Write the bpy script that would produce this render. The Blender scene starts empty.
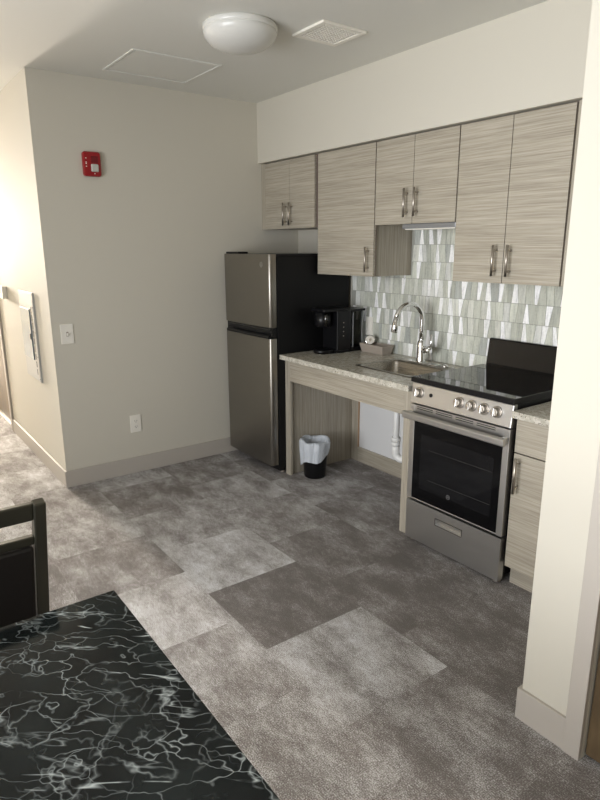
import bpy, bmesh, math, random
from mathutils import Vector, Matrix
R = math.radians
S = bpy.context.scene
COL = S.collection
rnd = random.Random(7)

# ------------------------------------------------------------------ camera, sky, daylight, exposure
cam_d = bpy.data.cameras.new('camera'); cam = bpy.data.objects.new('camera', cam_d); COL.objects.link(cam)
YAW, PITCH, ROLL, FPX = 2.510379649, -0.247532833, -0.003478834, 604.616
cp, sp, cy, sy = math.cos(PITCH), math.sin(PITCH), math.cos(YAW), math.sin(YAW)
F = Vector((cy*cp, sy*cp, sp)); Rt = Vector((sy, -cy, 0)); U = Rt.cross(F)
c_, s_ = math.cos(ROLL), math.sin(ROLL)
R2 = c_*Rt + s_*U; U2 = -s_*Rt + c_*U
M = Matrix((R2, U2, -F)).transposed().to_4x4(); M.translation = Vector((4.0016047, -2.9144742, 1.5650589))
cam.matrix_world = M
cam_d.sensor_fit = 'VERTICAL'; cam_d.sensor_height = 24.0; cam_d.lens = 24.0*FPX/800.0
cam_d.clip_start = 0.05
S.camera = cam

w = bpy.data.worlds.new('sky'); S.world = w; w.use_nodes = True
wn = w.node_tree.nodes; bg = wn['Background']; bg.inputs[0].default_value = (0.75, 0.86, 1.0, 1); bg.inputs[1].default_value = 1.0

def area(name, loc, rot, sx, sy_, power, color, spread=180):
    l = bpy.data.lights.new(name, 'AREA'); l.shape = 'RECTANGLE'; l.size = sx; l.size_y = sy_
    l.energy = power; l.color = color; l.spread = R(spread)
    o = bpy.data.objects.new(name, l); COL.objects.link(o); o.location = loc; o.rotation_euler = rot
    return o
# daylight entering through the living room window (behind the camera) and the window at the corridor end
area('living_room_daylight', (3.0, -4.95, 1.35), (R(90), 0, 0), 2.8, 1.7, 54, (0.985, 0.99, 1.0), 112)
area('corridor_daylight', (-7.53, -2.52, 1.9), (0, R(-90), 0), 1.1, 0.6, 780, (1.0, 0.90, 0.78))
S.view_settings.view_transform = 'Standard'; S.view_settings.look = 'None'
S.view_settings.gamma = 1.0; S.view_settings.use_curve_mapping = False
S.view_settings.exposure = 0.5
S.cycles.caustics_reflective = False

# ------------------------------------------------------------------ materials
def mat(name, base=(0.8,0.8,0.8), rough=0.5, metal=0.0, **kw):
    m = bpy.data.materials.new(name); m.use_nodes = True
    b = m.node_tree.nodes['Principled BSDF']
    b.inputs['Base Color'].default_value = (*base, 1); b.inputs['Roughness'].default_value = rough
    b.inputs['Metallic'].default_value = metal
    for k, v in kw.items(): b.inputs[k].default_value = v
    return m
class G:
    def __init__(s, m): s.m = m; s.t = m.node_tree; s.b = s.t.nodes['Principled BSDF']
    def n(s, ty, **kw):
        nd = s.t.nodes.new(ty)
        for k, v in kw.items():
            if k in nd.inputs: nd.inputs[k].default_value = v
            else: setattr(nd, k, v)
        return nd
    def l(s, a, b): s.t.links.new(a, b)
    def coord(s, scale=(1,1,1), loc=(0,0,0), rot=(0,0,0)):
        tc = s.n('ShaderNodeTexCoord'); mp = s.n('ShaderNodeMapping')
        mp.inputs['Scale'].default_value = scale; mp.inputs['Location'].default_value = loc; mp.inputs['Rotation'].default_value = rot
        s.l(tc.outputs['Object'], mp.inputs[0]); return mp.outputs[0]
    def noise(s, vec, scale=5, detail=3, rough=0.5, dist=0.0):
        nd = s.n('ShaderNodeTexNoise'); nd.inputs['Scale'].default_value = scale; nd.inputs['Detail'].default_value = detail
        nd.inputs['Roughness'].default_value = rough; nd.inputs['Distortion'].default_value = dist
        if vec: s.l(vec, nd.inputs['Vector'])
        return nd.outputs['Fac']
    def ramp(s, fac, stops):
        nd = s.n('ShaderNodeValToRGB'); e = nd.color_ramp.elements
        while len(e) > 1: e.remove(e[-1])
        e[0].position = stops[0][0]; e[0].color = (*stops[0][1], 1)
        for p, c in stops[1:]:
            x = e.new(p); x.color = (*c, 1)
        s.l(fac, nd.inputs[0]); return nd.outputs[0]
    def math(s, op, a, b=None, clamp=False):
        nd = s.n('ShaderNodeMath'); nd.operation = op; nd.use_clamp = clamp
        for i, v in enumerate((a, b)):
            if v is None: continue
            if isinstance(v, (int, float)): nd.inputs[i].default_value = v
            else: s.l(v, nd.inputs[i])
        return nd.outputs[0]
    def mix(s, fac, a, b, blend='MIX'):
        nd = s.n('ShaderNodeMix'); nd.data_type = 'RGBA'; nd.blend_type = blend
        for i, v in ((0, fac), (6, a), (7, b)):
            if isinstance(v, (int, float)): nd.inputs[i].default_value = v
            elif isinstance(v, tuple): nd.inputs[i].default_value = (*v, 1)
            else: s.l(v, nd.inputs[i])
        return nd.outputs[2]
    def bump(s, h, strength=0.2, dist=0.002):
        nd = s.n('ShaderNodeBump'); nd.inputs['Strength'].default_value = strength; nd.inputs['Distance'].default_value = dist
        s.l(h, nd.inputs['Height']); s.l(nd.outputs[0], s.b.inputs['Normal'])
    def base(s, c): s.l(c, s.b.inputs['Base Color'])

def g_(h):  # srgb 0-255 triple to linear
    return tuple((v/255/12.92 if v/255 <= .04045 else ((v/255+.055)/1.055)**2.4) for v in h)

def paint(name, col, bump=0.12):
    m = mat(name, col, 0.75); g = G(m)
    g.bump(g.noise(g.coord(), 160, 2), bump, 0.0008); return m
MW = paint('wall_paint', g_((205, 200, 187)))
MC = paint('ceiling_paint', g_((222, 221, 214)), 0.2)
MWD = paint('bounce_cut_wall_paint', g_((150, 148, 142)))  # for the unseen right and back walls, darkened to cut bounced light
MPR = paint('primed_wall', g_((222, 222, 222)))
MT = mat('trim_paint', g_((183, 176, 167)), 0.5)

def laminate(name, grain):
    m = mat(name, rough=0.42); g = G(m)
    if grain == 'x': sc1, sc2, sc3 = (2.6, 90, 170), (8, 260, 420), (1.0, 14, 38)
    else:            sc1, sc2, sc3 = (130, 130, 2.2), (420, 420, 7), (18, 18, 0.9)
    a = g.noise(g.coord(sc1), 1.0, 4, 0.6, 0.05); b = g.noise(g.coord(sc2), 1.0, 2, 0.5); c = g.noise(g.coord(sc3), 1.0, 3, 0.5, 0.05)
    f = g.math('ADD', g.math('MULTIPLY', a, 0.55), g.math('ADD', g.math('MULTIPLY', b, 0.30), g.math('MULTIPLY', c, 0.15)))
    g.base(g.ramp(f, [(0.30, g_((130, 122, 108))), (0.44, g_((155, 147, 132))), (0.54, g_((172, 164, 149))), (0.68, g_((190, 183, 168)))]))
    g.bump(f, 0.08, 0.0005)
    return m
MLX = laminate('grey_oak_laminate_horizontal', 'x')
MLZ = laminate('grey_oak_laminate_vertical', 'z')
MEDGE = mat('cabinet_edge_brown', g_((98, 84, 78)), 0.5)

def carpet():
    m = mat('carpet_tile', rough=0.95, **{'Specular IOR Level': 0.15}); g = G(m)
    at = g.n('ShaderNodeAttribute'); at.attribute_name = 'tone'
    sep = g.n('ShaderNodeSeparateColor'); g.l(at.outputs['Color'], sep.inputs[0])
    tone, rx, ry = sep.outputs[0], sep.outputs[1], sep.outputs[2]
    # shift the pattern of each tile
    tc = g.n('ShaderNodeTexCoord'); cmb = g.n('ShaderNodeCombineXYZ')
    g.l(g.math('MULTIPLY', rx, 37.0), cmb.inputs[0]); g.l(g.math('MULTIPLY', ry, 53.0), cmb.inputs[1])
    va = g.n('ShaderNodeVectorMath'); va.operation = 'ADD'; g.l(tc.outputs['Object'], va.inputs[0]); g.l(cmb.outputs[0], va.inputs[1])
    mp = g.n('ShaderNodeMapping'); mp.inputs['Scale'].default_value = (4.0, 6.5, 1); g.l(va.outputs[0], mp.inputs[0])
    big = g.noise(mp.outputs[0], 1.0, 7, 0.70, 0.0)
    mp2 = g.n('ShaderNodeMapping'); mp2.inputs['Scale'].default_value = (30.0, 50.0, 1); g.l(va.outputs[0], mp2.inputs[0])
    mid = g.noise(mp2.outputs[0], 1.0, 5, 0.75)
    fine = g.noise(tc.outputs['Object'], 210, 3, 0.75)
    f = g.math('ADD', g.math('MULTIPLY', g.math('SUBTRACT', big, 0.5), 1.75), g.math('MULTIPLY', g.math('SUBTRACT', mid, 0.5), 0.7))
    f = g.math('ADD', f, tone)
    f = g.math('ADD', f, g.math('MULTIPLY', g.math('SUBTRACT', fine, 0.5), 2.5))
    # rows of loops, drawn across the pile
    mp3 = g.n('ShaderNodeMapping'); mp3.inputs['Rotation'].default_value = (0, 0, R(0)); mp3.inputs['Scale'].default_value = (1, 1, 1); g.l(tc.outputs['Object'], mp3.inputs[0])
    vo = g.n('ShaderNodeTexVoronoi'); vo.inputs['Scale'].default_value = 140; vo.inputs['Randomness'].default_value = 0.35; g.l(mp3.outputs[0], vo.inputs['Vector'])
    f = g.math('SUBTRACT', f, g.math('MULTIPLY', vo.outputs['Distance'], 0.40))
    g.base(g.ramp(f, [(0.0, g_((118, 113, 110))), (0.28, g_((150, 145, 142))), (0.52, g_((186, 184, 183))), (0.85, g_((224, 225, 228)))]))
    h = g.math('SUBTRACT', g.math('MULTIPLY', fine, 0.6), vo.outputs['Distance'])
    g.bump(h, 0.7, 0.004)
    return m
MCAR = carpet()

def granite():
    m = mat('granite', rough=0.22, **{'Specular IOR Level': 0.5}); g = G(m); v = g.coord()
    n1 = g.noise(v, 38, 3, 0.6); n2 = g.noise(v, 130, 2, 0.6)
    base = g.ramp(n1, [(0.35, g_((172, 167, 154))), (0.5, g_((188, 183, 170))), (0.62, g_((205, 201, 190)))])
    spk = g.ramp(n2, [(0.33, (1, 1, 1)), (0.40, (0, 0, 0))])
    c = g.mix(spk, base, g_((105, 95, 84)))
    v3 = g.n('ShaderNodeTexVoronoi'); v3.inputs['Scale'].default_value = 95; g.l(v, v3.inputs['Vector'])
    wsp = g.ramp(v3.outputs['Distance'], [(0.14, (1, 1, 1)), (0.24, (0, 0, 0))])
    sep = g.n('ShaderNodeSeparateColor'); g.l(v3.outputs['Color'], sep.inputs[0])
    pick = g.math('GREATER_THAN', sep.outputs[0], 0.55); c = g.mix(g.math('MULTIPLY', wsp, pick), c, g_((228, 225, 215)))
    pk2 = g.math('LESS_THAN', sep.outputs[0], 0.22); c = g.mix(g.math('MULTIPLY', wsp, pk2), c, g_((78, 66, 58)))
    g.base(c); return m
MG = granite()

def marble():
    m = mat('dark_marble', rough=0.08, **{'Specular IOR Level': 0.28}); g = G(m)
    v = g.coord((1, 1, 1), rot=(0, 0, R(-48)))
    def ridge(vec, scale, det, ro, wid, dist=0.0):
        n = g.noise(vec, scale, det, ro, dist)
        d = g.math('ABSOLUTE', g.math('SUBTRACT', n, 0.5))
        return g.ramp(d, [(0.0, (1, 1, 1)), (wid*0.4, (.4, .4, .4)), (wid, (0, 0, 0))])
    def mask(vec, sc, lo, hi):
        return g.ramp(g.noise(vec, sc, 3), [(lo, (0, 0, 0)), (hi, (1, 1, 1))])
    def mapped(sc, loc, rz=0):
        mp = g.n('ShaderNodeMapping'); mp.inputs['Scale'].default_value = sc; mp.inputs['Location'].default_value = loc; mp.inputs['Rotation'].default_value = (0, 0, R(rz)); g.l(v, mp.inputs[0]); return mp.outputs[0]
    A = mapped((0.45, 1.5, 1), (3.1, 0, 0)); B = mapped((1, 1, 1), (7.7, 2.2, 0)); C = mapped((1.2, .8, 1), (1.3, 9.2, 0)); D = mapped((.35, 2.2, 1), (5, 5, 0), 18); E_ = mapped((.4, 1.8, 1), (2, 8, 0), -30)
    a = g.math('MULTIPLY', ridge(A, 4.5, 4, 0.5, 0.010), mask(B, 5, .48, .60))
    b = g.math('MULTIPLY', ridge(B, 6, 4, 0.45, 0.010), mask(C, 8, .38, .68))
    c = g.math('MULTIPLY', ridge(C, 10, 3, 0.45, 0.012), mask(B, 10, .42, .72))
    d = g.math('MULTIPLY', ridge(D, 5, 3, 0.45, 0.012), mask(C, 11, .56, .66))
    e = g.math('MULTIPLY', ridge(E_, 6, 4, 0.5, 0.010), mask(B, 9, .50, .66))
    vo = g.n('ShaderNodeTexVoronoi'); vo.feature = 'DISTANCE_TO_EDGE'; vo.inputs['Scale'].default_value = 14
    nn = g.n('ShaderNodeTexNoise'); nn.inputs['Scale'].default_value = 11; nn.inputs['Detail'].default_value = 3; nn.inputs['Roughness'].default_value = .5; g.l(B, nn.inputs['Vector'])
    sc = g.n('ShaderNodeVectorMath'); sc.operation = 'SCALE'; g.l(nn.outputs['Color'], sc.inputs[0]); sc.inputs['Scale'].default_value = 0.13
    ad = g.n('ShaderNodeVectorMath'); ad.operation = 'ADD'; g.l(A, ad.inputs[0]); g.l(sc.outputs[0], ad.inputs[1]); g.l(ad.outputs[0], vo.inputs['Vector'])
    h = g.math('MULTIPLY', g.ramp(vo.outputs['Distance'], [(0, (1, 1, 1)), (.010, (.35, .35, .35)), (.028, (0, 0, 0))]), mask(C, 9, .36, .66))
    f = g.math('ADD', g.math('ADD', a, g.math('MULTIPLY', b, 0.4)), g.math('ADD', g.math('MULTIPLY', c, 0.2), g.math('MULTIPLY', d, 0.8)), True)
    f = g.math('ADD', f, g.math('ADD', g.math('MULTIPLY', e, .5), g.math('MULTIPLY', h, .55)), True)
    dark = g.ramp(g.noise(v, 9, 4), [(0.35, g_((8, 11, 12))), (0.7, g_((26, 32, 32)))])
    g.base(g.mix(f, dark, g_((205, 213, 212)))); return m
MM = marble()

def steel(name, col, rough=0.3, ax='x'):
    m = mat(name, col, rough, 1.0); g = G(m)
    sc = (2, 300, 300) if ax == 'x' else (300, 300, 2)
    n = g.noise(g.coord(sc), 1.0, 2)
    g.l(g.math('ADD', g.math('MULTIPLY', n, 0.12), rough-0.06), g.b.inputs['Roughness'])
    return m
MST = steel('stainless_steel', g_((200, 199, 197)), 0.36)
MSTV = steel('stainless_steel_door', g_((146, 142, 135)), 0.33, 'z')
MSINK = steel('sink_steel', g_((158, 153, 144)), 0.28)
MCH = mat('chrome', (0.8, 0.8, 0.8), 0.07, 1.0)
MNK = mat('satin_nickel', g_((180, 173, 164)), 0.34, 1.0)
MBK = mat('black_plastic', (0.005, 0.005, 0.006), 0.32, **{'Specular IOR Level': 0.3})
MBKG = mat('black_gloss', (0.006, 0.006, 0.007), 0.03, IOR=1.65)
MBG2 = mat('black_enamel', (0.004, 0.004, 0.0045), 0.05, **{'Specular IOR Level': 0.5})
MFB = mat('fridge_black_paint', (0.005, 0.005, 0.0055), 0.5, **{'Specular IOR Level': 0.25})
MGL = mat('oven_glass', (0.003, 0.003, 0.0035), 0.06, **{'Specular IOR Level': 0.2})
MWIN = mat('oven_window_glass', (0.007, 0.007, 0.008), 0.06, **{'Specular IOR Level': 0.22})
MWP = mat('white_plastic', g_((236, 232, 222)), 0.4)
MWH = mat('white_pvc', g_((232, 232, 230)), 0.3)
MRED = mat('red_plastic', g_((150, 14, 24)), 0.35)
MRED2 = mat('red_plastic_recess', g_((110, 8, 16)), 0.5)
MSTR = mat('strobe_lens', g_((205, 205, 200)), 0.15, 0.3)
MTAU = mat('taupe_plastic', g_((160, 150, 140)), 0.5)
MPAN = mat('grey_panel_paint', g_((176, 176, 172)), 0.45)
MPAN2 = mat('blue_grey_door_paint', g_((120, 130, 136)), 0.4)
MGUN = mat('gunmetal_frame', g_((74, 72, 63)), 0.28, 0.8)
MPAD = mat('dark_brown_vinyl', g_((20, 17, 15)), 0.4, **{'Specular IOR Level': 0.3})
MDOOR = mat('dark_wood_door', g_((96, 78, 56)), 0.45)
gd = G(MDOOR); gd.base(gd.ramp(gd.noise(gd.coord((5, 5, 1.2)), 2.0, 5, 0.6, 0.4), [(0.3, g_((80, 65, 45))), (0.7, g_((118, 98, 70)))]))
MHOOD = mat('light_fixture_grey', g_((140, 142, 145)), 0.35, 0.5)
MLID = mat('white_lens', g_((216, 215, 210)), 0.25, **{'Subsurface Weight': 0.0})
MDK = mat('dark_void', (0.01, 0.01, 0.01), 0.9)
MBAG = mat('bin_bag_film', g_((214, 220, 228)), 0.4, **{'Transmission Weight': 0.15, 'Alpha': 1.0})
gb = G(MBAG); gb.bump(gb.noise(gb.coord((1, 1, 0.35)), 42, 3, 0.6, 0.6), 0.9, 0.012)
MTANK = mat('smoke_tank', (0.80, 0.83, 0.85), 0.04, **{'Transmission Weight': 1.0, 'IOR': 1.06})
MRACK = mat('oven_rack_wire', g_((66, 64, 60)), 0.5)
MORG = mat('particle_board_edge', g_((176, 146, 116)), 0.7)
MLEGD = mat('dark_metal_leg', g_((40, 38, 36)), 0.4, 0.6)

def tile_mat():
    m = mat('glass_tile', rough=0.16, **{'Specular IOR Level': 0.5}); g = G(m)
    at = g.n('ShaderNodeAttribute'); at.attribute_name = 'tone'
    a = g.noise(g.coord((70, 70, 9)), 1.0, 4, 0.6, 0.4)
    b = g.noise(g.coord((1, 1, 1)), 90, 2, 0.6)
    k = g.ramp(g.math('ADD', g.math('MULTIPLY', a, 0.75), g.math('MULTIPLY', b, 0.25)), [(0.32, (.70, .70, .71)), (0.5, (.97, .97, .97)), (0.66, (1.12, 1.12, 1.12))])
    g.base(g.mix(1.0, at.outputs['Color'], k, 'MULTIPLY'))
    g.bump(b, 0.25, 0.001); return m
MTILE = tile_mat()
MGROUT = mat('grout', g_((150, 150, 142)), 0.8)

# ------------------------------------------------------------------ mesh helpers
def box(bm, x0, x1, y0, y1, z0, z1, mi=0):
    vs = [bm.verts.new((x, y, z)) for x in (x0, x1) for y in (y0, y1) for z in (z0, z1)]
    fs = [(0,1,3,2), (4,6,7,5), (0,4,5,1), (2,3,7,6), (0,2,6,4), (1,5,7,3)]
    out = []
    for f in fs:
        fc = bm.faces.new([vs[i] for i in f]); fc.material_index = mi; out.append(fc)
    return out
def frame_of(d):
    d = d.normalized(); a = Vector((0, 0, 1)) if abs(d.z) < 0.9 else Vector((1, 0, 0))
    u = d.cross(a).normalized(); return u, d.cross(u).normalized()
def tube(bm, pts, rad, n=14, mi=0, caps=True):
    pts = [Vector(p) for p in pts]; rads = rad if isinstance(rad, (list, tuple)) else [rad]*len(pts)
    rings = []; u = None
    for i, p in enumerate(pts):
        if i == 0: d = pts[1]-p
        elif i == len(pts)-1: d = p-pts[i-1]
        else: d = (pts[i+1]-p).normalized()+(p-pts[i-1]).normalized()
        d = d.normalized()
        if u is None: u, v = frame_of(d)
        else:
            u = (u - d*u.dot(d)).normalized(); v = d.cross(u)
        rings.append([bm.verts.new(p + rads[i]*(math.cos(2*math.pi*k/n)*u + math.sin(2*math.pi*k/n)*v)) for k in range(n)])
    for a, b in zip(rings, rings[1:]):
        for k in range(n):
            f = bm.faces.new((a[k], a[(k+1) % n], b[(k+1) % n], b[k])); f.smooth = True; f.material_index = mi
    if caps:
        f = bm.faces.new(rings[0][::-1]); f.material_index = mi
        f = bm.faces.new(rings[-1]); f.material_index = mi
    return rings
def lathe(bm, cx, cy_, prof, n=40, mi=0, fz=None, close=False):
    rings = []
    for (r, z) in prof:
        rings.append([bm.verts.new((cx+r*math.cos(2*math.pi*k/n), cy_+r*math.sin(2*math.pi*k/n), z)) for k in range(n)])
    for a, b in zip(rings, rings[1:]):
        for k in range(n):
            f = bm.faces.new((a[k], a[(k+1) % n], b[(k+1) % n], b[k])); f.smooth = True; f.material_index = mi
    if close:
        bm.faces.new(rings[0][::-1]); bm.faces.new(rings[-1])
    return rings
def prism(bm, poly, axis, a, b, mi=0):
    """polygon in the two other axes, extruded from a to b along axis"""
    def P(p, t):
        if axis == 'x': return (t, p[0], p[1])
        if axis == 'y': return (p[0], t, p[1])
        return (p[0], p[1], t)
    A = [bm.verts.new(P(p, a)) for p in poly]; B = [bm.verts.new(P(p, b)) for p in poly]; n = len(poly)
    for i in range(n):
        f = bm.faces.new((A[i], A[(i+1) % n], B[(i+1) % n], B[i])); f.material_index = mi
    bm.faces.new(A[::-1]).material_index = mi; bm.faces.new(B).material_index = mi
def obj(name, bm, mats, parent=None, bevel=0.0, seg=2, smooth=False):
    bmesh.ops.recalc_face_normals(bm, faces=bm.faces[:])
    me = bpy.data.meshes.new(name)
    if parent is not None:
        org = world_of(parent); bmesh.ops.translate(bm, verts=bm.verts[:], vec=-org)
    else:
        xs = [v.co for v in bm.verts]; lo = Vector([min(c[i] for c in xs) for i in range(3)]); hi = Vector([max(c[i] for c in xs) for i in range(3)])
        org = Vector(((lo.x+hi.x)/2, (lo.y+hi.y)/2, lo.z)); bmesh.ops.translate(bm, verts=bm.verts[:], vec=-org)
    bm.to_mesh(me); bm.free()
    for m in (mats if isinstance(mats, (list, tuple)) else [mats]): me.materials.append(m)
    o = bpy.data.objects.new(name, me); COL.objects.link(o)
    if parent is not None: o.parent = parent
    else: o.location = org
    if smooth:
        for p in me.polygons: p.use_smooth = True
    if bevel:
        b = o.modifiers.new('bevel', 'BEVEL'); b.width = bevel; b.segments = seg; b.limit_method = 'ANGLE'; b.angle_limit = R(40)
    return o
def world_of(o):
    v = Vector(o.location); p = o.parent
    while p is not None: v = v + Vector(p.location); p = p.parent
    return v
def nb(): return bmesh.new()
def bobj(name, boxes, m, parent=None, bevel=0.0, **kw):
    bm = nb()
    for b in boxes: box(bm, *b)
    return obj(name, bm, m, parent, bevel, **kw)
def tag(o, label, cat, group=None, kind=None):
    o['label'] = label; o['category'] = cat
    if group: o['group'] = group
    if kind: o['kind'] = kind
    return o
def thing(name, loc, label, cat, group=None):
    o = bpy.data.objects.new(name, None); COL.objects.link(o); o.location = loc; o.empty_display_size = 0.05
    return tag(o, label, cat, group)
def struct(name, boxes, m, bevel=0.0, parent=None):
    o = bobj(name, boxes, m, parent, bevel)
    if parent is None: o['kind'] = 'structure'
    return o
def arc(c, r, a0, a1, n, plane='yz', x=0.0):
    out = []
    for i in range(n+1):
        a = R(a0+(a1-a0)*i/n)
        if plane == 'yz': out.append((x, c[0]+r*math.cos(a), c[1]+r*math.sin(a)))
        elif plane == 'xy': out.append((c[0]+r*math.cos(a), c[1]+r*math.sin(a), x))
        else: out.append((c[0]+r*math.cos(a), x, c[1]+r*math.sin(a)))
    return out
def pull(parent, x, z0, z1, yf, r=0.0066, st=0.032, lab=True):
    """vertical bar pull standing off a door face at y = yf"""
    bm = nb(); tube(bm, [(x, yf-st, z0), (x, yf-st, z1)], r, 14)
    L = z1-z0
    for zz in (z0+L*0.17, z1-L*0.17): tube(bm, [(x, yf, zz), (x, yf-st, zz)], r*0.8, 10)
    return obj('handle', bm, MNK, parent)

H = 2.5686; L = 1.9301
# ------------------------------------------------------------------ floor: one mesh of carpet tiles
tones = {}
def tone_for(row, xc):
    return tones.get((row, round(xc, 2)))
bm = nb(); lay = bm.loops.layers.float_color.new('tone')
X0, X1, Y0, Y1 = -7.6, 5.2, -5.0, 0.0
P5 = 0.4985
# (row index, tile index) -> tone ; rows run along X; row k spans Y = -0.775-(k)*0.5
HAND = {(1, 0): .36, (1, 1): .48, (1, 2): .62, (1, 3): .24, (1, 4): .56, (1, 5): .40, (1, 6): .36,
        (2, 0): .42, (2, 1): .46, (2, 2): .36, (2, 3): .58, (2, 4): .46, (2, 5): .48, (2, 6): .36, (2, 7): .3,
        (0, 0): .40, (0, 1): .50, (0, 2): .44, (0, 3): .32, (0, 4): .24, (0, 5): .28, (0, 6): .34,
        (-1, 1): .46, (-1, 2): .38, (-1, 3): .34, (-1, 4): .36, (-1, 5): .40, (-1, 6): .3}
k = -2
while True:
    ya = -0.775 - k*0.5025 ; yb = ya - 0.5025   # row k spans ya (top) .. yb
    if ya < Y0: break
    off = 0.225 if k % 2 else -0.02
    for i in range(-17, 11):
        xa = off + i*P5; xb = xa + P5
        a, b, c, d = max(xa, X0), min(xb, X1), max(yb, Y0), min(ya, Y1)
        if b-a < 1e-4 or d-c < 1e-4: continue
        t = HAND.get((k, i)); t = (rnd.uniform(.42, .62) if xa < 0 else rnd.uniform(.3, .52)) if t is None else t  # corridor-side tiles get lighter tones: corridor light put into the carpet colour
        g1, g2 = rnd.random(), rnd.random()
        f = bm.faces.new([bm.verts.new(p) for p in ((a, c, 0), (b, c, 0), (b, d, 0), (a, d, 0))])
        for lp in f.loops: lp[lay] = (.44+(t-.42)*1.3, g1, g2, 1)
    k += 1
bmesh.ops.remove_doubles(bm, verts=bm.verts[:], dist=1e-5)
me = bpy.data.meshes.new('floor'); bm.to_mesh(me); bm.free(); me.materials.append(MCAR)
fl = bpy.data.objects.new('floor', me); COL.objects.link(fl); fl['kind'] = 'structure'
struct('floor_slab', [(X0-.1, X1+.1, Y0-.1, 0.12, -0.12, -0.004)], MPR)
struct('ceiling', [(X0-.1, X1+.1, Y0-.1, 0.12, H, H+0.12)], MC)

# ------------------------------------------------------------------ walls
struct('wall_kitchen', [(-0.12, 3.15, 0.0, 0.12, 0, H)], MW)
struct('wall_left', [(-0.12, 0.0, -L, 0.0, 0, H)], MW)
cx0, cx1, dz = -2.60, -1.66, 2.05
struct('wall_corridor', [(cx1, -0.12, -L, -L+0.12, 0, H), (cx0, cx1, -L, -L+0.12, dz, H), (X0, cx0, -L, -L+0.12, 0, H)], MW)
struct('soffit_wall', [(0.0, 3.036, -0.3672, 0.0, 2.1606, H)], MW).name = 'wall_soffit'
struct('wall_alcove_right', [(3.036, 3.15, -1.2805, 0.0, 0, H)], MW)
px0, px1 = 3.255, 4.12
struct('wall_front', [(3.15, px0, -1.2805, -1.16, 0, H), (px0, px1, -1.2805, -1.16, 2.06, H), (px1, 5.2, -1.2805, -1.16, 0, H)], MW)
struct('wall_right', [(5.2, 5.32, Y0, -1.16, 0, H)], MWD)
struct('wall_back', [(X0, 5.2, Y0-.12, Y0, 0, 0.45), (X0, 5.2, Y0-.12, Y0, 2.25, H), (X0, 1.55, Y0-.12, Y0, .45, 2.25), (4.45, 5.2, Y0-.12, Y0, .45, 2.25)], MWD)
struct('wall_corridor_end', [(X0-.12, X0, Y0, -L+.12, 0, 1.25), (X0-.12, X0, Y0, -L+.12, 2.45, H), (X0-.12, X0, Y0, -2.85, 1.25, 2.45), (X0-.12, X0, -2.2, -L+.12, 1.25, 2.45)], MW)
struct('trim_primed_panel', [(0.775, 1.80, -0.006, 0.0, 0.0, 0.83)], MPR)

HB, BT = 0.1166, 0.012
struct('baseboard_left', [(0.0, BT, -L-BT, -0.0, 0, HB)], MT, 0.002)
struct('baseboard_corridor', [(-1.60, 0.0, -L-BT, -L, 0, HB)], MT, 0.002)
struct('baseboard_far', [(X0, -2.66, -L-BT, -L, 0, HB)], MT, 0.002)
struct('baseboard_front', [(3.036-BT, 3.2, -1.2805-BT, -1.2805, 0, HB), (3.036-BT, 3.036, -1.2805, -0.62, 0, HB)], MT, 0.002)
# closet door at right
struct('trim_front_door', [(3.2, px0, -1.2805-0.016, -1.2805, 0, 2.115), (px0, px1, -1.2965, -1.2805, 2.06, 2.115), (px1, px1+.055, -1.2965, -1.2805, 0, 2.115)], MT, 0.002)
struct('door_1', [(px0+.004, px1-.004, -1.262, -1.222, 0.012, 2.055)], MDOOR, 0.002)
# door in corridor
struct('trim_corridor_door', [(cx1, cx1+.06, -L-0.016, -L, 0, dz+.06), (cx0, cx1, -L-.016, -L, dz, dz+.06), (cx0-.06, cx0, -L-.016, -L, 0, dz+.06), (cx0, cx1, -L+.005, -L+.10, 0, 0.018)], MT, 0.002)
struct('door_2', [(cx0+.004, cx1-.004, -L+.03, -L+.07, 0.02, dz-.005)], MDOOR, 0.002)

# ------------------------------------------------------------------ backsplash of slanted glass tiles
bs = thing('tile_backsplash', (1.8, 0, .864), 'backsplash of slim slanted pale green, grey and white glass tiles behind sink and range', 'backsplash')
bm = nb()
for q in ((0.658, 1.228, 0.864, 1.3891), (1.228, 1.849, 0.864, 1.6885), (1.849, 3.036, 0.864, 1.3891)): box(bm, q[0], q[1], -0.0045, -0.0004, q[2], q[3])
obj('grout_bed', bm, MGROUT, bs)
bm = nb(); lay = bm.loops.layers.float_color.new('tone')
TC = [((203, 205, 193), 30), ((188, 190, 179), 22), ((212, 213, 203), 12), ((255, 255, 253), 46), ((180, 183, 177), 8), ((216, 217, 211), 8)]
rz = 0.951-0.1045; j = 0
tr = random.Random(21)
def pick(prev):
    while True:
        t = tr.uniform(0, sum(wt for _, wt in TC)); s = 0
        for i, (c, wt) in enumerate(TC):
            s += wt
            if t <= s: break
        if i != prev or i in (0, 1): return i
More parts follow.
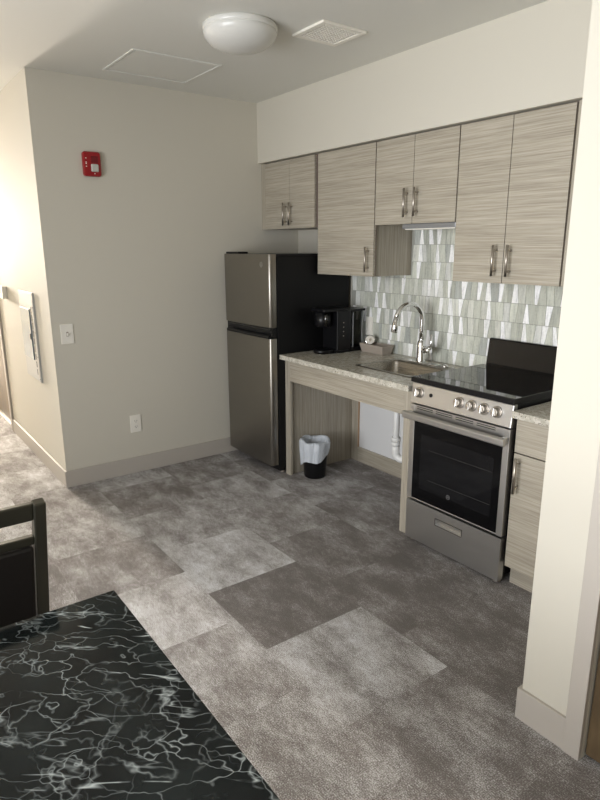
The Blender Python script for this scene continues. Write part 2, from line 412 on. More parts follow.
while rz < 1.69:
    za, zb = rz+.0012, rz+.1045-.0012
    x = 0.62 + tr.uniform(0, .02); sl = tr.choice((-1, 1)) ; xt = x; xb = x; prev = -1
    while x < 3.03:
        i = pick(prev); prev = i; c = g_(TC[i][0]); wd = tr.uniform(.024, .034) if i == 3 else tr.uniform(.030, .052)
        s2 = tr.choice((-1, 1, 0, 1, -1))*tr.uniform(.002, .006)
        if i == 3: s2 = (1 if xt <= xb else -1)*tr.uniform(.006, .010)*(-1 if tr.random() < .1 else 1)
        nx = x+wd; nb_, nt_ = nx-s2, nx+s2
        lo, hi = min(xb, xt), max(nb_, nt_)
        # clip to the visible zones
        ztop = 1.6885 if (lo >= 1.2275 and hi <= 1.849) else 1.3891
        z1, z0 = min(zb, ztop-.001), max(za, .866)
        if z1-z0 > .004 and lo > .652 and hi < 3.026:
            fr = lambda z: (z-rz)/.1045
            def xs(b, t, z): return b+(t-b)*fr(z)
            g0 = .0008; y = -0.0088-tr.uniform(0, .0012)
            pts = [(xs(xb, xt, z0)+g0, z0), (xs(nb_, nt_, z0)-g0, z0), (xs(nb_, nt_, z1)-g0, z1), (xs(xb, xt, z1)+g0, z1)]
            A = [bm.verts.new((p[0], y, p[1])) for p in pts]; B = [bm.verts.new((p[0], -.004, p[1])) for p in pts]
            v = tr.uniform(.9, 1.08); cc = tuple(min(1, q*v) for q in c)
            fs = [bm.faces.new(A)]+[bm.faces.new((A[q], B[q], B[(q+1) % 4], A[(q+1) % 4])) for q in range(4)]
            for f in fs:
                for lp in f.loops: lp[lay] = (*cc, 1)
        x = nx; xb, xt = nb_, nt_
    rz += .1045; j += 1
o = obj('glass_tile_sheet', bm, MTILE, bs)

# ------------------------------------------------------------------ upper cabinets
CF = -0.3416; DT = 0.019
def upper(name_x0, x1, z0, doors, label, endpanel=None, sidegrain=True):
    x0 = name_x0
    t = thing('upper_cabinet', ((x0+x1)/2, 0, z0), label, 'cabinet', 'upper kitchen cabinets')
    bobj('body', [(x0+.001, x1-(.012 if z0 < 1.5 and x0 < 1 else .001), CF+DT+.002, -0.0005, z0+.001, 2.158)], MLZ, t)
    # dark front edge of the carcass behind the door gaps
    bobj('front_edge', [(x0+.001, x1-.001, CF+DT+.0005, CF+DT+.002, z0+.002, 2.157)], MEDGE, t)
    for (a, b, hx, h0, h1) in doors:
        d = bobj('door', [(a, b, CF, CF+DT, z0, 2.152)], MLX, t, 0.001)
        pull(d, hx, h0, h1, CF)
    return t
u1 = upper(0.052, 0.676, 1.6932, [(0.058, .3635, .325, 1.715, 1.868), (.3665, .652, .395, 1.715, 1.868)], 'short two-door grey wood cabinet above the refrigerator')
u2 = upper(0.680, 1.2375, 1.3891, [(0.690, 1.234, 1.195, 1.416, 1.565)], 'tall single-door grey wood wall cabinet above the coffee maker')
u3 = upper(1.2405, 1.8465, 1.6903, [(1.243, 1.539, 1.503, 1.726, 1.879), (1.543, 1.844, 1.579, 1.728, 1.879)], 'short two-door grey wood cabinet above the sink')
u4 = upper(1.8495, 2.4630, 1.3891, [(1.852, 2.153, 2.115, 1.424, 1.573), (2.157, 2.459, 2.196, 1.423, 1.572)], 'tall two-door grey wood wall cabinet above the range, with end panel')
bobj('end_panel', [(2.468, 2.4865, CF, -0.001, 1.3891, 2.158)], MLZ, u4, 0.001)
bobj('filler_strip', [(2.463, 2.468, CF+.02, -.001, 1.392, 2.156)], MEDGE, u4)
bobj('filler_strip', [(0.002, 0.052, CF+.004, CF+.02, 1.6932, 2.158)], MLZ, u1)
fx = thing('under_cabinet_light', (1.65, -.28, 1.66), 'slim grey light bar fixed under the short cabinet above the sink', 'light')
bobj('housing', [(1.462, 1.845, -.335, -.245, 1.664, 1.6895)], MHOOD, fx, 0.003)
bobj('diffuser', [(1.475, 1.835, -.325, -.255, 1.658, 1.665)], MWP, fx, 0.002)

# ------------------------------------------------------------------ refrigerator
fr = thing('refrigerator', (.37, -.36, 0), 'stainless top-freezer refrigerator with black sides standing in the corner', 'refrigerator')
bobj('body', [(.070, .660, -.655, -.03, 0.045, 1.512)], MFB, fr, 0.006)
def curved_door(name, z0, z1):
    bm = nb(); pts = []
    xa, xb, yb, yf, r = .064, .662, -.662, -.716, .02
    pts.append((xa, yb)); pts.append((xb, yb))
    for i in range(9):
        a = R(0 - 90*i/8); pts.append((xb-r+r*math.cos(a), yf+r-r+0 + (r + r*math.sin(a)) - 0.0))
    n = 14
    for i in range(1, n):
        t = i/n; xx = (xb-r)+(xa+r-(xb-r))*t; pts.append((xx, yf-.007*math.sin(math.pi*t)))
    for i in range(9):
        a = R(-90-90*i/8); pts.append((xa+r+r*math.cos(a), yf+r+r*math.sin(a)))
    prism(bm, pts, 'z', z0, z1)
    o = obj(name, bm, MSTV, fr)
    for p in o.data.polygons: p.use_smooth = len(p.vertices) == 4
    o.data.polygons[0].use_smooth = False
    m = o.modifiers.new('b', 'BEVEL'); m.width = .002; m.segments = 2; m.limit_method = 'ANGLE'; m.angle_limit = R(50)
    return o
fz = curved_door('freezer_door', 1.045, 1.522)
rf = curved_door('refrigerator_door', 0.075, 0.972)
bm = nb(); box(bm, .068, .660, -.700, -.662, .976, 1.041); obj('handle_recess', bm, MBK, fr, .002)
# handle lips: wedge across the top of lower door and bottom of freezer door
bm = nb(); prism(bm, [(-.700, .974), (-.726, .974), (-.728, .990), (-.712, 1.002), (-.700, 1.002)], 'x', .10, .655); obj('handle', bm, MBK, rf, .002)
bm = nb(); prism(bm, [(-.700, 1.043), (-.724, 1.043), (-.726, 1.032), (-.700, 1.022)], 'x', .14, .655); obj('handle', bm, MBKG, fz, .002)
bobj('top_cover', [(.070, .66, -.70, -.03, 1.512, 1.522)], MBK, fr, .002)
bobj('hinge_cover', [(.075, .25, -.70, -.62, 1.522, 1.536)], MBK, fr, .004)
bobj('toe_grille', [(.095, .650, -.64, -.60, .02, .072)], MBK, fr, .002)
for xx in (.12, .62):
    for yy in (-.6, -.1):
        bm = nb(); lathe(bm, xx, yy, [(.016, 0), (.018, .008), (.012, .012), (.012, .046)], 16, close=True); obj('foot', bm, MTAU, fr)
def emblem(parent, x, z, y, r, m_ring, m_txt):
    bm = nb(); n = 28
    for (ra, rb) in ((r, r*.84),):
        A = [bm.verts.new((x+ra*math.cos(2*math.pi*k/n), y-.0012, z+ra*math.sin(2*math.pi*k/n))) for k in range(n)]
        B = [bm.verts.new((x+rb*math.cos(2*math.pi*k/n), y-.0012, z+rb*math.sin(2*math.pi*k/n))) for k in range(n)]
        C = [bm.verts.new((x+ra*math.cos(2*math.pi*k/n), y, z+ra*math.sin(2*math.pi*k/n))) for k in range(n)]
        for k in range(n):
            bm.faces.new((A[k], A[(k+1) % n], B[(k+1) % n], B[k])); bm.faces.new((A[k], C[k], C[(k+1) % n], A[(k+1) % n]))
    # letters cut as small bars: G and E
    def bar(a0, a1, b0, b1): box(bm, x+a0*r, x+a1*r, y-.0012, y, z+b0*r, z+b1*r)
    bar(-.58, -.44, -.42, .42); bar(-.44, -.08, .28, .42); bar(-.44, -.08, -.42, -.28); bar(-.2, -.08, -.28, .0); bar(-.3, -.08, -.04, .08)
    bar(.1, .24, -.42, .42); bar(.24, .56, .28, .42); bar(.24, .5, -.07, .07); bar(.24, .56, -.42, -.28)
    return obj('emblem', bm, m_ring, parent)
emblem(fz, .572, 1.455, -.7195, .017, MCH, MCH)

# ------------------------------------------------------------------ sink counter run (knee-space unit)
DL = -0.5986
cu = thing('sink_base_cabinet', (1.26, -.3, 0), 'open grey wood sink unit with knee space, apron and side panels', 'cabinet')
bobj('side_panel', [(.665, .7005, DL+.02, -0.001, 0, .832)], MLZ, cu, .001)
bobj('side_panel', [(1.822, 1.858, DL+.02, -0.001, 0, .832)], MLZ, cu, .001)
bobj('front_stile', [(.664, .7195, DL, DL+.02, 0, .832)], MLZ, cu, .001)
bobj('front_stile', [(1.785, 1.857, DL, DL+.02, 0, .832)], MLZ, cu, .001)
bobj('apron', [(.720, 1.7845, DL, DL+.02, .683, .832)], MLX, cu, .001)
bobj('back_stile', [(.702, .772, -.022, -0.0065, 0, .832)], MLZ, cu, .001)
bobj('back_stile_edge', [(.7725, .7745, -.022, -.0065, 0.112, .832)], MORG, cu)
bobj('toe_board', [(.7735, 1.8215, -.020, -.0065, 0, .1115)], MLX, cu, .001)

sx0, sx1, sy0, sy1 = 1.285, 1.715, -.478, -.175   # basin opening
ct = thing('countertop', (1.26, -.33, .832), 'speckled beige granite worktop with the sink cut in it', 'countertop')
bobj('slab', [(.674, sx0, -.6518, -.0005, .8335, .864), (sx1, 1.862, -.6518, -.0005, .8335, .864),
              (sx0, sx1, -.6518, sy0, .8335, .864), (sx0, sx1, sy1, -.0005, .8335, .864)], MG, ct)
# sink
sk = thing('kitchen_sink', (1.5, -.3, .864), 'rectangular stainless drop-in sink let into the granite worktop', 'sink')
bm = nb(); ox0, ox1, oy0, oy1 = 1.262, 1.738, -.500, -.085; zt = .8675; zd = .70
def loop_rect(x0, x1, y0, y1, z, r, n=5):
    pts = []
    for (cx, cy2, a0) in ((x1-r, y1-r, 0), (x0+r, y1-r, 90), (x0+r, y0+r, 180), (x1-r, y0+r, 270)):
        for i in range(n+1):
            a = R(a0+90*i/n); pts.append(bm.verts.new((cx+r*math.cos(a), cy2+r*math.sin(a), z)))
    return pts
e0 = .004
rings = [loop_rect(ox0, ox1, oy0, oy1, .8645, .02), loop_rect(ox0+.002, ox1-.002, oy0+.002, oy1-.002, zt, .02),
         loop_rect(sx0+e0, sx1-e0, sy0+e0, sy1-e0, zt, .04), loop_rect(sx0+e0+.004, sx1-e0-.004, sy0+e0+.004, sy1-e0-.004, zt-.01, .04),
         loop_rect(sx0+.018, sx1-.018, sy0+.018, sy1-.018, zd+.02, .045), loop_rect(sx0+.04, sx1-.04, sy0+.04, sy1-.04, zd, .05)]
for a, b in zip(rings, rings[1:]):
    for i in range(len(a)):
        f = bm.faces.new((a[i], a[(i+1) % len(a)], b[(i+1) % len(a)], b[i])); f.smooth = True
bm.faces.new(rings[-1])
obj('basin', bm, MSINK, sk)
bm = nb(); lathe(bm, 1.5, -.32, [(.0, zd+.001), (.03, zd+.001), (.042, zd+.004), (.045, zd+.001)], 24); obj('drain', bm, MCH, sk)
# faucet
fc = thing('faucet', (1.455, -.125, .8675), 'chrome gooseneck pull-down kitchen faucet behind the sink', 'faucet')
bm = nb(); box(bm, 1.37, 1.60, -.15, -.10, .868, .873); obj('deck_plate', bm, MCH, fc, .002)
bm = nb(); lathe(bm, 1.455, -.125, [(.001, .873), (.030, .873), (.029, .882), (.0245, .90), (.0245, .985), (.021, 1.0), (.015, 1.01), (.001, 1.012)], 28); obj('base', bm, MCH, fc)
rr = .098; pz = 1.135
pts = [(1.455, -.125, 1.0), (1.455, -.125, 1.07)] + [(1.455 - .0017*i, -.125-rr+rr*math.cos(R(a)), pz+rr*math.sin(R(a))) for i, a in enumerate(range(0, 171, 10))]
bm = nb(); tube(bm, pts, .0145, 18); obj('spout', bm, MCH, fc)
e = Vector(pts[-1]); d = Vector((0, -.17, -1)).normalized()
bm = nb(); tube(bm, [e-d*.005, e+d*.02, e+d*.04, e+d*.08, e+d*.085], [.0155, .017, .018, .021, .017], 18); obj('spray_head', bm, MCH, fc)
bm = nb(); tube(bm, [(1.475, -.125, .952), (1.520, -.125, .952), (1.532, -.125, .952)], [.0225, .0225, .016], 18)
tube(bm, [(1.520, -.125, .958), (1.538, -.128, .985), (1.543, -.133, 1.055)], [.013, .009, .006], 12); obj('handle', bm, MCH, fc)
# other small chrome piece on sink deck
so = thing('sink_hole_cap', (1.655, -.125, .8675), 'small chrome cap on the sink deck right of the faucet', 'sink fitting')
bm = nb(); lathe(bm, 1.655, -.128, [(.001, .868), (.02, .868), (.019, .876), (.012, .884), (.001, .886)], 20); obj('cap', bm, MCH, so)

# drain pipes
dp = thing('drain_pipe', (1.46, -.3, .2), 'white plastic sink drain pipe with trap hanging below the sink', 'pipe')
bm = nb(); tube(bm, [(1.462, -.32, .698), (1.462, -.32, .33)], .019, 20); obj('tailpiece', bm, MWH, dp)
bm = nb(); tube(bm, [(1.462, -.32, .42), (1.462, -.32, .395)], .029, 8); tube(bm, [(1.462, -.32, .392), (1.462, -.32, .365)], .0265, 20); obj('slip_nut', bm, MWH, dp)
bm = nb()
pts = [(1.462, -.32, .37), (1.462, -.32, .335)] + [(1.462+.034-.034*math.cos(R(a)), -.32+.03*a/180, .315-.034*math.sin(R(a))) for a in range(15, 181, 15)] + [(1.532, -.285, .35), (1.54, -.27, .385), (1.556, -.24, .395), (1.556, -.01, .40)]
tube(bm, pts, .0235, 18); obj('trap', bm, MWH, dp)
hs = nb(); tube(hs, [(1.50, -.10, .83), (1.505, -.12, .62), (1.54, -.10, .48), (1.47, -.07, .38), (1.50, -.04, .33), (1.52, -.008, .33)], .006, 10)
tag(obj('water_hose', hs, MBK), 'thin dark braided water hose behind the white drain pipe', 'hose')

# ------------------------------------------------------------------ coffee maker
cm = thing('coffee_maker', (.80, -.25, .864), 'black single-serve coffee maker on the worktop beside the refrigerator', 'coffee maker')
cz = .8645
bobj('base', [(.715, .875, -.33, -.195, cz, cz+.018)], MBK, cm, .004)
bm = nb(); lathe(bm, .795, -.378, [(.001, cz), (.062, cz), (.064, cz+.02), (.058, cz+.026), (.001, cz+.026)], 32); box(bm, .735, .855, -.378, -.32, cz, cz+.024); obj('drip_tray', bm, MBK, cm)
bobj('body', [(.715, .875, -.315, -.190, cz+.016, cz+.290)], MBK, cm, .008, seg=3)
bm = nb(); lathe(bm, .795, -.378, [(.001, cz+.180), (.045, cz+.180), (.056, cz+.190), (.058, cz+.278), (.001, cz+.278)], 32); obj('brew_head', bm, MBK, cm)
bm = nb(); lathe(bm, .842, -.388, [(.001, cz+.19), (.016, cz+.19), (.016, cz+.278), (.001, cz+.278)], 20); obj('chrome_trim', bm, mat('dark_chrome', (.10, .10, .10), .2, 1.0), cm)
bobj('lid', [(.722, .868, -.425, -.22, cz+.278, cz+.304)], MBK, cm, .010, seg=3)
bobj('water_tank', [(.722, .870, -.186, -.085, cz+.03, cz+.276)], MTANK, cm, .008, seg=3)
bobj('tank_rib', [(.868, .872, -.176, -.170, cz+.03, cz+.270), (.868, .872, -.094, -.090, cz+.03, cz+.27)], mat('tank_rib_plastic', (.25, .26, .27), .1), cm)
bobj('tank_base', [(.722, .872, -.19, -.08, cz, cz+.03)], MBK, cm, .003)
bobj('tank_lid', [(.715, .876, -.193, -.065, cz+.276, cz+.290)], MBK, cm, .003)
for q in range(4):
    bm = nb(); tube(bm, [(.8755, -.262, cz+.205-.030*q), (.8775, -.262, cz+.205-.030*q)], .0035, 12); obj('button', bm, MNK, cm)

# tray with strainer, outlets
ty = thing('sponge_tray', (1.035, -.09, .864), 'small taupe plastic tray on the worktop against the tiles', 'tray')
bm = nb()
def ring_box(x0, x1, y0, y1, z): return [bm.verts.new(p) for p in ((x0, y0, z), (x1, y0, z), (x1, y1, z), (x0, y1, z))]
rs = [ring_box(.915, 1.118, -.128, -.045, .8645), ring_box(.903, 1.130, -.142, -.030, .925), ring_box(.909, 1.124, -.136, -.036, .925), ring_box(.920, 1.113, -.122, -.050, .870)]
for a, b in zip(rs, rs[1:]):
    for i in range(4): bm.faces.new((a[i], a[(i+1) % 4], b[(i+1) % 4], b[i]))
bm.faces.new(rs[0]); bm.faces.new(rs[-1]); obj('tub', bm, MTAU, ty, .002)
ss = thing('sink_stopper', (.965, -.09, .87), 'round chrome sink strainer standing in the taupe tray', 'sink strainer')
bm = nb(); c0 = Vector((.950, -.085, .945)); dr = Vector((.75, -.6, .25)).normalized()
tube(bm, [c0-dr*.006, c0, c0+dr*.004, c0+dr*.0045], [.026, .034, .035, .028], 28); obj('rim', bm, MCH, ss)
bm = nb(); tube(bm, [c0-dr*.006, c0-dr*.03], [.024, .016], 24); obj('cup', bm, MCH, ss)
bm = nb(); tube(bm, [c0+dr*.004, c0+dr*.018], [.008, .010], 14); obj('knob', bm, MNK, ss)

def plate(name, label, cat, axis, a0, a1, z0, z1, kind, off=0.0, group=None):
    """cover plate; axis 'y': on kitchen wall (a = X), 'x': on left wall (a = Y)"""
    mid = (a0+a1)/2; zm = (z0+z1)/2
    def bx(u0, u1, w0, w1, d0, d1):
        return (u0, u1, -d1, -d0, w0, w1) if axis == 'y' else (d0, d1, u0, u1, w0, w1)
    o = thing(name, (mid, -off, z0) if axis == 'y' else (0, mid, z0), label, cat, group)
    bobj('cover_plate', [bx(a0, a1, z0, z1, off, off+.006)], MWP, o, .002)
    if kind == 'outlet':
        for s in (-1, 1):
            f = bobj('socket_face', [bx(mid-.0165, mid+.0165, zm+s*.0205-.014, zm+s*.0205+.014, off+.006, off+.0085)], MWP, o, .002)
            bobj('slot', [bx(mid-.0085, mid-.0065, zm+s*.0205-.003, zm+s*.0205+.007, off+.0085, off+.009), bx(mid+.0055, mid+.0075, zm+s*.0205-.003, zm+s*.0205+.006, off+.0085, off+.009),
                          bx(mid-.0025, mid+.0025, zm+s*.0205-.010, zm+s*.0205-.006, off+.0085, off+.009)], MDK, f)
    elif kind == 'rocker':
        bobj('switch_rocker', [bx(mid-.0165, mid+.0165, zm-.033, zm+.033, off+.006, off+.009)], MWP, o, .002)
    else:
        bobj('switch_toggle', [bx(mid-.004, mid+.006, zm-.012, zm+.006, off+.006, off+.018)], MWP, o, .002)
        bobj('toggle_slot', [bx(mid-.006, mid+.008, zm-.016, zm+.014, off+.006, off+.0068)], MTAU, o)
    return o
plate('light_switch', 'white toggle light switch on the dim left wall near its outer corner', 'light switch', 'x', -1.879, -1.799, .967, 1.094, 'toggle')
plate('wall_outlet', 'white electrical outlet low on the left wall above the baseboard', 'outlet', 'x', -1.470, -1.391, .298, .423, 'outlet')
plate('wall_outlet', 'white electrical outlet on the tiles behind the taupe tray', 'outlet', 'y', .824, .896, .963, 1.091, 'rocker', off=.0105)

# ------------------------------------------------------------------ waste bin
wb = thing('waste_bin', (.822, -.455, 0), 'small round black waste bin with white liner under the sink counter', 'waste bin')
BX, BY = .822, -.462
bm = nb(); lathe(bm, BX, BY, [(.001, .002), (.074, .002), (.076, .006), (.092, .245), (.094, .25), (.090, .248), (.074, .012), (.001, .010)], 40); obj('bin', bm, MBK, wb)
bm = nb(); n = 64; rg = []
prof = [(.068, .10), (.080, .20), (.0865, .250), (.090, .268), (.099, .274), (.107, .255), (.105, .205), (.099, .155), (.0945, .125)]
br = random.Random(5); ph = [br.uniform(0, 6.28) for _ in range(8)]
for li, (r, z) in enumerate(prof):
    ring = []
    for k in range(n):
        a = 2*math.pi*k/n
        amp = .0 if li < 3 else .0035*(1 if li < 5 else 1.3)
        dr_ = amp*(math.sin(7*a+ph[0])+.7*math.sin(13*a+ph[1]+li*.5)+.5*math.sin(21*a+ph[2]+li))
        dz_ = 0
        if li in (3, 4): dz_ = .006*math.sin(2*a+ph[3])+.004*math.sin(5*a+ph[4])
        if li >= 6: dz_ = (li-5)*(.012*math.sin(a-R(-50)+ph[6]*0)+.006*math.sin(3*a+ph[5])) 
        rr2 = max(r+dr_, .0935 if li >= 5 else (.0905 if li >= 4 else 0))
        if li <= 1: rr2 = min(rr2, .080+.01*li*.3)
        ring.append(bm.verts.new((BX+rr2*math.cos(a), BY+rr2*math.sin(a), z+dz_)))
    rg.append(ring)
for a, b in zip(rg, rg[1:]):
    for k in range(n):
        f = bm.faces.new((a[k], a[(k+1) % n], b[(k+1) % n], b[k])); f.smooth = True
obj('bin_liner', bm, MBAG, wb)

# ------------------------------------------------------------------ range
rg_ = thing('electric_range', (2.17, -.33, 0), 'stainless freestanding electric range with black glass cooktop', 'range')
RX0, RX1 = 1.8685, 2.4765
YF = -.640
bobj('body', [(RX0+.004, RX1-.004, -.60, -.02, .035, .885)], MBK, rg_, .003)
bm = nb()
prism(bm, [(-.600, .888), (-.628, .888), (-.634, .893), (-.634, .909), (-.629, .914), (-.055, .914), (-.055, .888)], 'x', RX0-.002, RX1+.002)
obj('cooktop', bm, MBKG, rg_, .002)
bobj('cooktop_trim', [(RX0-.003, RX1+.003, -.6375, -.6335, .8885, .9135), (RX1+.002, RX1+.0035, -.6375, -.05, .8885, .9135)], MBK, rg_, .001)
bm = nb()
def ringflat(cx, cy2, r, wd):
    n = 48
    A = [bm.verts.new((cx+r*math.cos(2*math.pi*k/n), cy2+r*math.sin(2*math.pi*k/n), .9144)) for k in range(n)]
    B = [bm.verts.new((cx+(r-wd)*math.cos(2*math.pi*k/n), cy2+(r-wd)*math.sin(2*math.pi*k/n), .9144)) for k in range(n)]
    for k in range(n): bm.faces.new((A[k], A[(k+1) % n], B[(k+1) % n], B[k]))
bm.free(); MBR = mat('burner_print', (.012, .012, .012), .15)
for (a, b, r) in ((2.02, -.47, .09), (2.33, -.47, .075), (2.02, -.2, .075), (2.33, -.2, .09)):
    bm = nb(); ringflat(a, b, r, .0012); obj('burner_ring', bm, MBR, rg_)
bm = nb(); prism(bm, [(-.055, .888), (-.055, .925), (-.040, 1.058), (-.034, 1.065), (-.012, 1.065), (-.012, .888)], 'x', RX0+.02, RX1-.012)
obj('backguard', bm, MBG2, rg_, .003)
# control panel
bm = nb(); prism(bm, [(-.600, .885), (-.628, .885), (-.643, .780), (-.600, .776)], 'x', RX0, RX1)
cpn = obj('control_panel', bm, MST, rg_, .003)
nrm = Vector((0, -.105, -.015)).normalized(); nrm = Vector((0, -.99, .14)).normalized()
def knob(x, z):
    t = (.885-z)/.105; y = -.628-.015*t
    c = Vector((x, y, z)); bm = nb()
    tube(bm, [c, c+nrm*.006, c+nrm*.007], [.0275, .0275, .024], 28); tube(bm, [c+nrm*.006, c+nrm*.026, c+nrm*.029], [.022, .020, .016], 28)
    k = obj('knob', bm, MNK, cpn)
    bm = nb(); u, v = Vector((1, 0, 0)), nrm.cross(Vector((1, 0, 0)))
    cc = c+nrm*.030
    vs = []
    for (a, b, d) in ((-.0045, -.019, 0), (.0045, -.019, 0), (.0045, .019, 0), (-.0045, .019, 0)):
        vs.append((cc-nrm*.006+u*a+v*b, cc+nrm*.006+u*a*.7+v*b*.95))
    A = [bm.verts.new(p[0]) for p in vs]; B = [bm.verts.new(p[1]) for p in vs]
    for i in range(4): bm.faces.new((A[i], A[(i+1) % 4], B[(i+1) % 4], B[i]))
    bm.faces.new(A); bm.faces.new(B); obj('grip', bm, MCH, k, .001)
for x in (1.925, 2.183, 2.256, 2.327, 2.397): knob(x, .838)
c = Vector((2.002, -.6348, .838)); bm = nb(); tube(bm, [c, c+nrm*.003], .010, 20); obj('indicator_button', bm, MBK, cpn)
# oven door
od = bobj('oven_door', [(RX0+.002, RX0+.034, YF, -.602, .250, .772), (RX1-.034, RX1-.002, YF, -.602, .250, .772),
                        (RX0+.034, RX1-.034, YF, -.602, .700, .772), (RX0+.034, RX1-.034, YF+.002, -.602, .250, .258)], MST, rg_, .002)
bobj('glass', [(RX0+.034, RX1-.034, YF+.002, -.606, .258, .700)], MGL, od)
bobj('window', [(RX0+.085, RX1-.075, YF+.0012, YF+.002, .325, .620)], MWIN, od)
bobj('rack_wire', [(RX0+.14, RX1-.08, YF+.0008, YF+.0012, zz, zz+.0012) for zz in (.385, .548)], MRACK, od)
emblem(od, 2.150, .338, YF+.0018, .012, mat('emblem_grey', g_((150, 150, 150)), .3, .6), None)
bm = nb(); prism(bm, [(-.682, .700), (-.694, .706), (-.696, .735), (-.684, .744), (-.676, .740), (-.676, .704)], 'x', RX0-.004, RX1+.004)
for xx in (RX0+.01, RX1-.028): box(bm, xx, xx+.018, -.680, YF+.001, .706, .738)
obj('handle', bm, MST, od, .003)
bobj('vent_slot', [(RX0+.05+q*.125, RX0+.155+q*.125, YF-.0006, YF+.001, zz, zz+.004) for q in range(4) for zz in (.752, .762)], MBK, od)
# drawer
dw = bobj('storage_drawer', [(RX0+.003, RX1-.003, YF, -.602, .195, .240), (RX0+.003, RX1-.003, YF, -.602, .020, .160),
                             (RX0+.003, 2.078, YF, -.602, .160, .195), (2.248, RX1-.003, YF, -.602, .160, .195), (2.078, 2.248, -.622, -.602, .160, .195)], MST, rg_, .0)
bobj('handle_rim', [(2.075, 2.251, YF-.002, YF, .195, .198), (2.075, 2.251, YF-.002, YF, .157, .160), (2.075, 2.078, YF-.002, YF, .160, .195), (2.248, 2.251, YF-.002, YF, .160, .195)], mat('rim_steel', g_((120, 118, 114)), .3, 1.0), dw)
for xx in (RX0+.03, RX1-.03):
    for yy in (-.605, -.06):
        bm = nb(); lathe(bm, xx, yy, [(.018, 0), (.018, .008), (.010, .012), (.010, .037)], 16, close=True); obj('foot', bm, MNK, rg_)

# ------------------------------------------------------------------ base cabinet on the right
bc = thing('base_cabinet', (2.75, -.3, 0), 'grey wood base cabinet with drawer and door right of the range', 'cabinet')
bobj('body', [(2.487, 3.012, -.595, -.001, .105, .832)], MEDGE, bc)
bobj('toe_board', [(2.490, 3.012, -.5643, -.545, 0, .105)], MLX, bc)
bobj('plinth', [(2.490, 3.012, -.545, -.001, 0, .105)], MEDGE, bc)
d = bobj('door', [(2.489, 3.006, -.6161, -.5965, .105, .664)], MLX, bc, .001)
pull(d, 2.520, .485, .652, -.6161)
bobj('drawer', [(2.489, 3.006, -.6161, -.5965, .670, .826)], MLX, bc, .001)
tag(bobj('countertop', [(2.4835, 3.0135, -.652, -.0095, .8335, .864)], MG, None, .002), 'short granite worktop piece between the range and the white wall end', 'countertop')

# ------------------------------------------------------------------ ceiling fixtures
cl = thing('ceiling_light', (1.29, -1.262, H), 'round white flush dome ceiling light, switched off', 'ceiling light')
LX, LY = 1.285, -1.268
bm = nb(); lathe(bm, LX, LY, [(.170, H-.0005), (.175, H-.005), (.175, H-.022), (.168, H-.028), (.08, H-.028)], 64); obj('base', bm, MLID, cl)
bm = nb(); lathe(bm, LX, LY, [(.170, H-.026)]+[(.172*math.cos(R(a)), H-.030-.082*math.sin(R(a))) for a in range(0, 90, 6)]+[(.002, H-.112)], 64); obj('dome', bm, MLID, cl)
hp = thing('ceiling_access_panel', (.44, -1.29, H), 'flat white framed access panel in the ceiling near the left wall', 'access panel')
hx0, hx1, hy0, hy1 = .212, .682, -1.553, -1.030
fw = .014
bobj('frame', [(hx0, hx1, hy0, hy0+fw, H-.006, H-.0003), (hx0, hx1, hy1-fw, hy1, H-.006, H-.0003), (hx0, hx0+fw, hy0+fw, hy1-fw, H-.006, H-.0003), (hx1-fw, hx1, hy0+fw, hy1-fw, H-.006, H-.0003)], MC, hp, .001)
bobj('panel', [(hx0+.026, hx1-.026, hy0+.026, hy1-.026, H-.003, H-.0003)], MC, hp)
vt = thing('ceiling_vent', (1.46, -.87, H), 'square white ceiling exhaust vent grille right of the dome light', 'vent')
vx0, vx1, vy0, vy1 = 1.335, 1.580, -1.005, -.738
bobj('frame', [(vx0, vx1, vy0, vy0+.028, H-.012, H-.0003), (vx0, vx1, vy1-.028, vy1, H-.012, H-.0003), (vx0, vx0+.028, vy0+.028, vy1-.028, H-.012, H-.0003), (vx1-.028, vx1, vy0+.028, vy1-.028, H-.012, H-.0003)], MWP, vt, .002)
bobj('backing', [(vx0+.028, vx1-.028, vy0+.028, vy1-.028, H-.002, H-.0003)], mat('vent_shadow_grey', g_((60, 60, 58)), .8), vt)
gl = []
nx = 11
for i in range(nx+1):
    xx = vx0+.028+(vx1-vx0-.056)*i/nx; gl.append((xx-.0028, xx+.0028, vy0+.028, vy1-.028, H-.010, H-.004))
for i in range(nx+1):
    yy = vy0+.028+(vy1-vy0-.056)*i/nx; gl.append((vx0+.028, vx1-.028, yy-.0028, yy+.0028, H-.0098, H-.0042))
bobj('grille', gl, MWP, vt)

# ------------------------------------------------------------------ fire alarm strobe
fa = thing('fire_alarm', (0, -1.594, 2.0), 'red wall fire alarm with clear strobe lens, high on the left wall', 'fire alarm')
bm = nb()
def rrect(x, y0, y1, z0, z1, r, n=6):
    return [bm.verts.new((x, cy2+r*math.cos(R(a0+90*i/n)), cz2+r*math.sin(R(a0+90*i/n)))) for (cy2, cz2, a0) in ((y1-r, z1-r, 0), (y0+r, z1-r, 90), (y0+r, z0+r, 180), (y1-r, z0+r, 270)) for i in range(n+1)]
rs = [rrect(.0005, -1.649, -1.540, 1.997, 2.141, .016), rrect(.022, -1.649, -1.540, 1.997, 2.141, .016), rrect(.030, -1.643, -1.546, 2.003, 2.135, .013)]
for a, b in zip(rs, rs[1:]):
    for i in range(len(a)): bm.faces.new((a[i], a[(i+1) % len(a)], b[(i+1) % len(a)], b[i]))
bm.faces.new(rs[0]); bm.faces.new(rs[-1]); obj('housing', bm, MRED, fa)
bobj('speaker_recess', [(.030, .032, -1.602, -1.560, 2.075, 2.115)], MRED2, fa, .001)
bobj('strobe', [(.030, .046, -1.608, -1.562, 2.022, 2.068)], MSTR, fa, .006)
bobj('lettering', [(.0302, .0308, -1.637, -1.630, z, z+.006) for z in (2.098, 2.074, 2.066, 2.050)], MWP, fa)
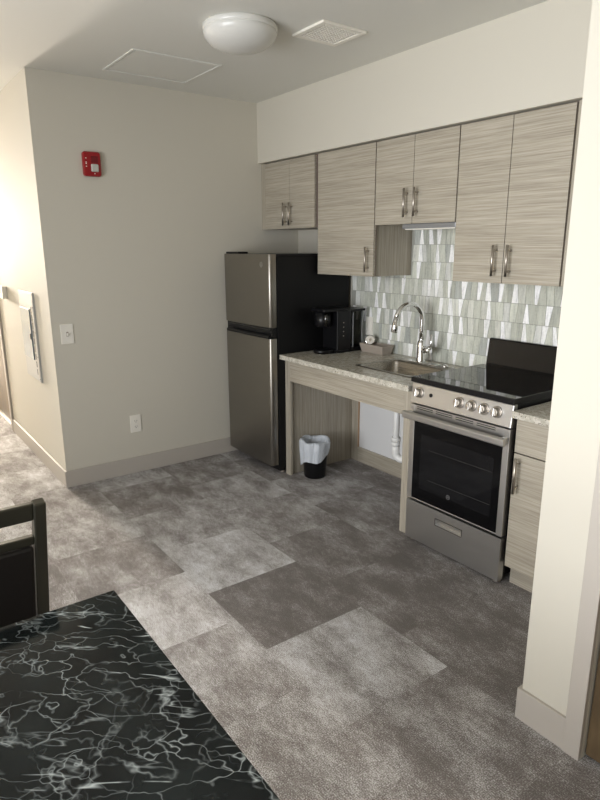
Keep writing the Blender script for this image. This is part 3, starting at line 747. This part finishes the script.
bobj('screw', [(.030, .032, -1.588, -1.582, 2.010, 2.016)], MWP, fa)

# ------------------------------------------------------------------ corridor wall fixtures
ep = thing('electrical_panel', (-.58, -L, .655), 'grey metal breaker panel with small hinged door on the bright corridor wall', 'electrical panel')
bobj('cover', [(-.795, -.372, -L-.008, -L-.0003, .655, 1.272)], MPAN, ep, .002)
pd = bobj('door', [(-.765, -.500, -L-.016, -L-.008, .800, 1.156)], MPAN2, ep, .002)
bobj('latch', [(-.522, -.506, -L-.022, -L-.016, .945, .985)], MBK, pd, .001)
bobj('breaker_slot', [(-.470, -.455, -L-.0095, -L-.008, z, z+.040) for z in [.70+.054*i for i in range(9)]], MBK, ep)
bobj('edge_trim', [(-.383, -.372, -L-.014, -L-.008, .655, 1.272)], MPAN, ep, .001)
for z in (.675, .83, 1.0, 1.17): bobj('screw', [(-.388, -.382, -L-.016, -L-.014, z, z+.01)], MBK, ep)
tc = thing('thermostat', (-1.28, -L, 1.175), 'small white plastic control box on the corridor wall at the left photo edge', 'thermostat')
bobj('housing', [(-1.35, -1.235, -L-.035, -L-.0003, 1.178, 1.276)], MWP, tc, .004)
bobj('display', [(-1.33, -1.285, -L-.036, -L-.035, 1.22, 1.255)], MPAN2, tc)

# ------------------------------------------------------------------ dining table and chair
tb = thing('dining_table', (3.3, -2.9, 0), 'table with glossy black and white veined marble top in the foreground', 'table')
TX0, TX1, TY0, TY1 = 2.674, 3.88, -3.30, -2.506
bobj('tabletop', [(TX0, TX1, TY0, TY1, .735, .76)], MM, tb, .003)
bobj('apron_frame', [(TX0+.08, TX1-.08, TY1-.10, TY1-.08, .675, .735), (TX0+.08, TX1-.08, TY0+.08, TY0+.10, .675, .735), (TX0+.08, TX0+.10, TY0+.1, TY1-.1, .675, .735), (TX1-.10, TX1-.08, TY0+.1, TY1-.1, .675, .735)], MLEGD, tb)
for a in (TX0+.08, TX1-.13):
    for b in (TY0+.08, TY1-.13): bobj('leg', [(a, a+.05, b, b+.05, 0, .675)], MLEGD, tb, .003)

ch = thing('dining_chair', (2.62, -2.81, 0), 'dark vinyl dining chair with gunmetal frame drawn up to the marble table', 'chair')
YR, YL = -2.596, -3.04
lean = lambda z: 2.45 - (z-.45)*.02 + .01    # x of the back frame at height z
def post(y0, y1):
    bm = nb(); hw = .016
    prof = [(lean(.947)-.004, .947), (lean(.947)+.030, .943), (lean(.45)+.032, .45), (lean(.45)-.06+.03, .0), (lean(.45)-.06, .0), (lean(.45)-.002, .45)]
    tp = lambda z: (.947-z)*.075*(-1 if y0 > -2.8 else 1)
    A = [bm.verts.new((x, y0+tp(z), z)) for x, z in prof]; B = [bm.verts.new((x, y1+tp(z), z)) for x, z in prof]; n = len(prof)
    for i in range(n): bm.faces.new((A[i], A[(i+1) % n], B[(i+1) % n], B[i]))
    bm.faces.new(A); bm.faces.new(B); return obj('back_leg', bm, MGUN, ch, .004)
post(YR-.030, YR); post(YL, YL+.030)
def slab(name, z0, z1, t0, t1, m, bev, y0=YL+.03, y1=YR-.03):
    bm = nb(); prof = [(lean(z0)+t0, z0), (lean(z0)+t1, z0), (lean(z1)+t1, z1), (lean(z1)+t0, z1)]; tp = lambda z: (.947-z)*.075
    A = [bm.verts.new((x, y0+tp(z), z)) for x, z in prof]; B = [bm.verts.new((x, y1-tp(z), z)) for x, z in prof]
    for i in range(4): bm.faces.new((A[i], A[(i+1) % 4], B[(i+1) % 4], B[i]))
    bm.faces.new(A); bm.faces.new(B); return obj(name, bm, m, ch, bev)
slab('top_rail', .900, .945, .002, .024, MGUN, .004)
slab('back_rail', .836, .858, .002, .024, MGUN, .003)
slab('backrest', .53, .835, .001, .034, MPAD, .008, YL+.032, YR-.033)
slab('back_rail', .500, .522, .002, .024, MGUN, .003)
bobj('seat', [(2.47, 2.89, YL+.01, YR-.01, .435, .485)], MPAD, ch, .012, seg=3)
bobj('seat_frame', [(2.465, 2.89, YL+.012, YL+.035, .41, .434), (2.465, 2.89, YR-.035, YR-.012, .41, .434), (2.865, 2.89, YL+.035, YR-.035, .41, .434)], MGUN, ch)
for y in (YL+.012, YR-.036): bobj('front_leg', [(2.864, 2.888, y, y+.024, 0, .410)], MGUN, ch, .003)
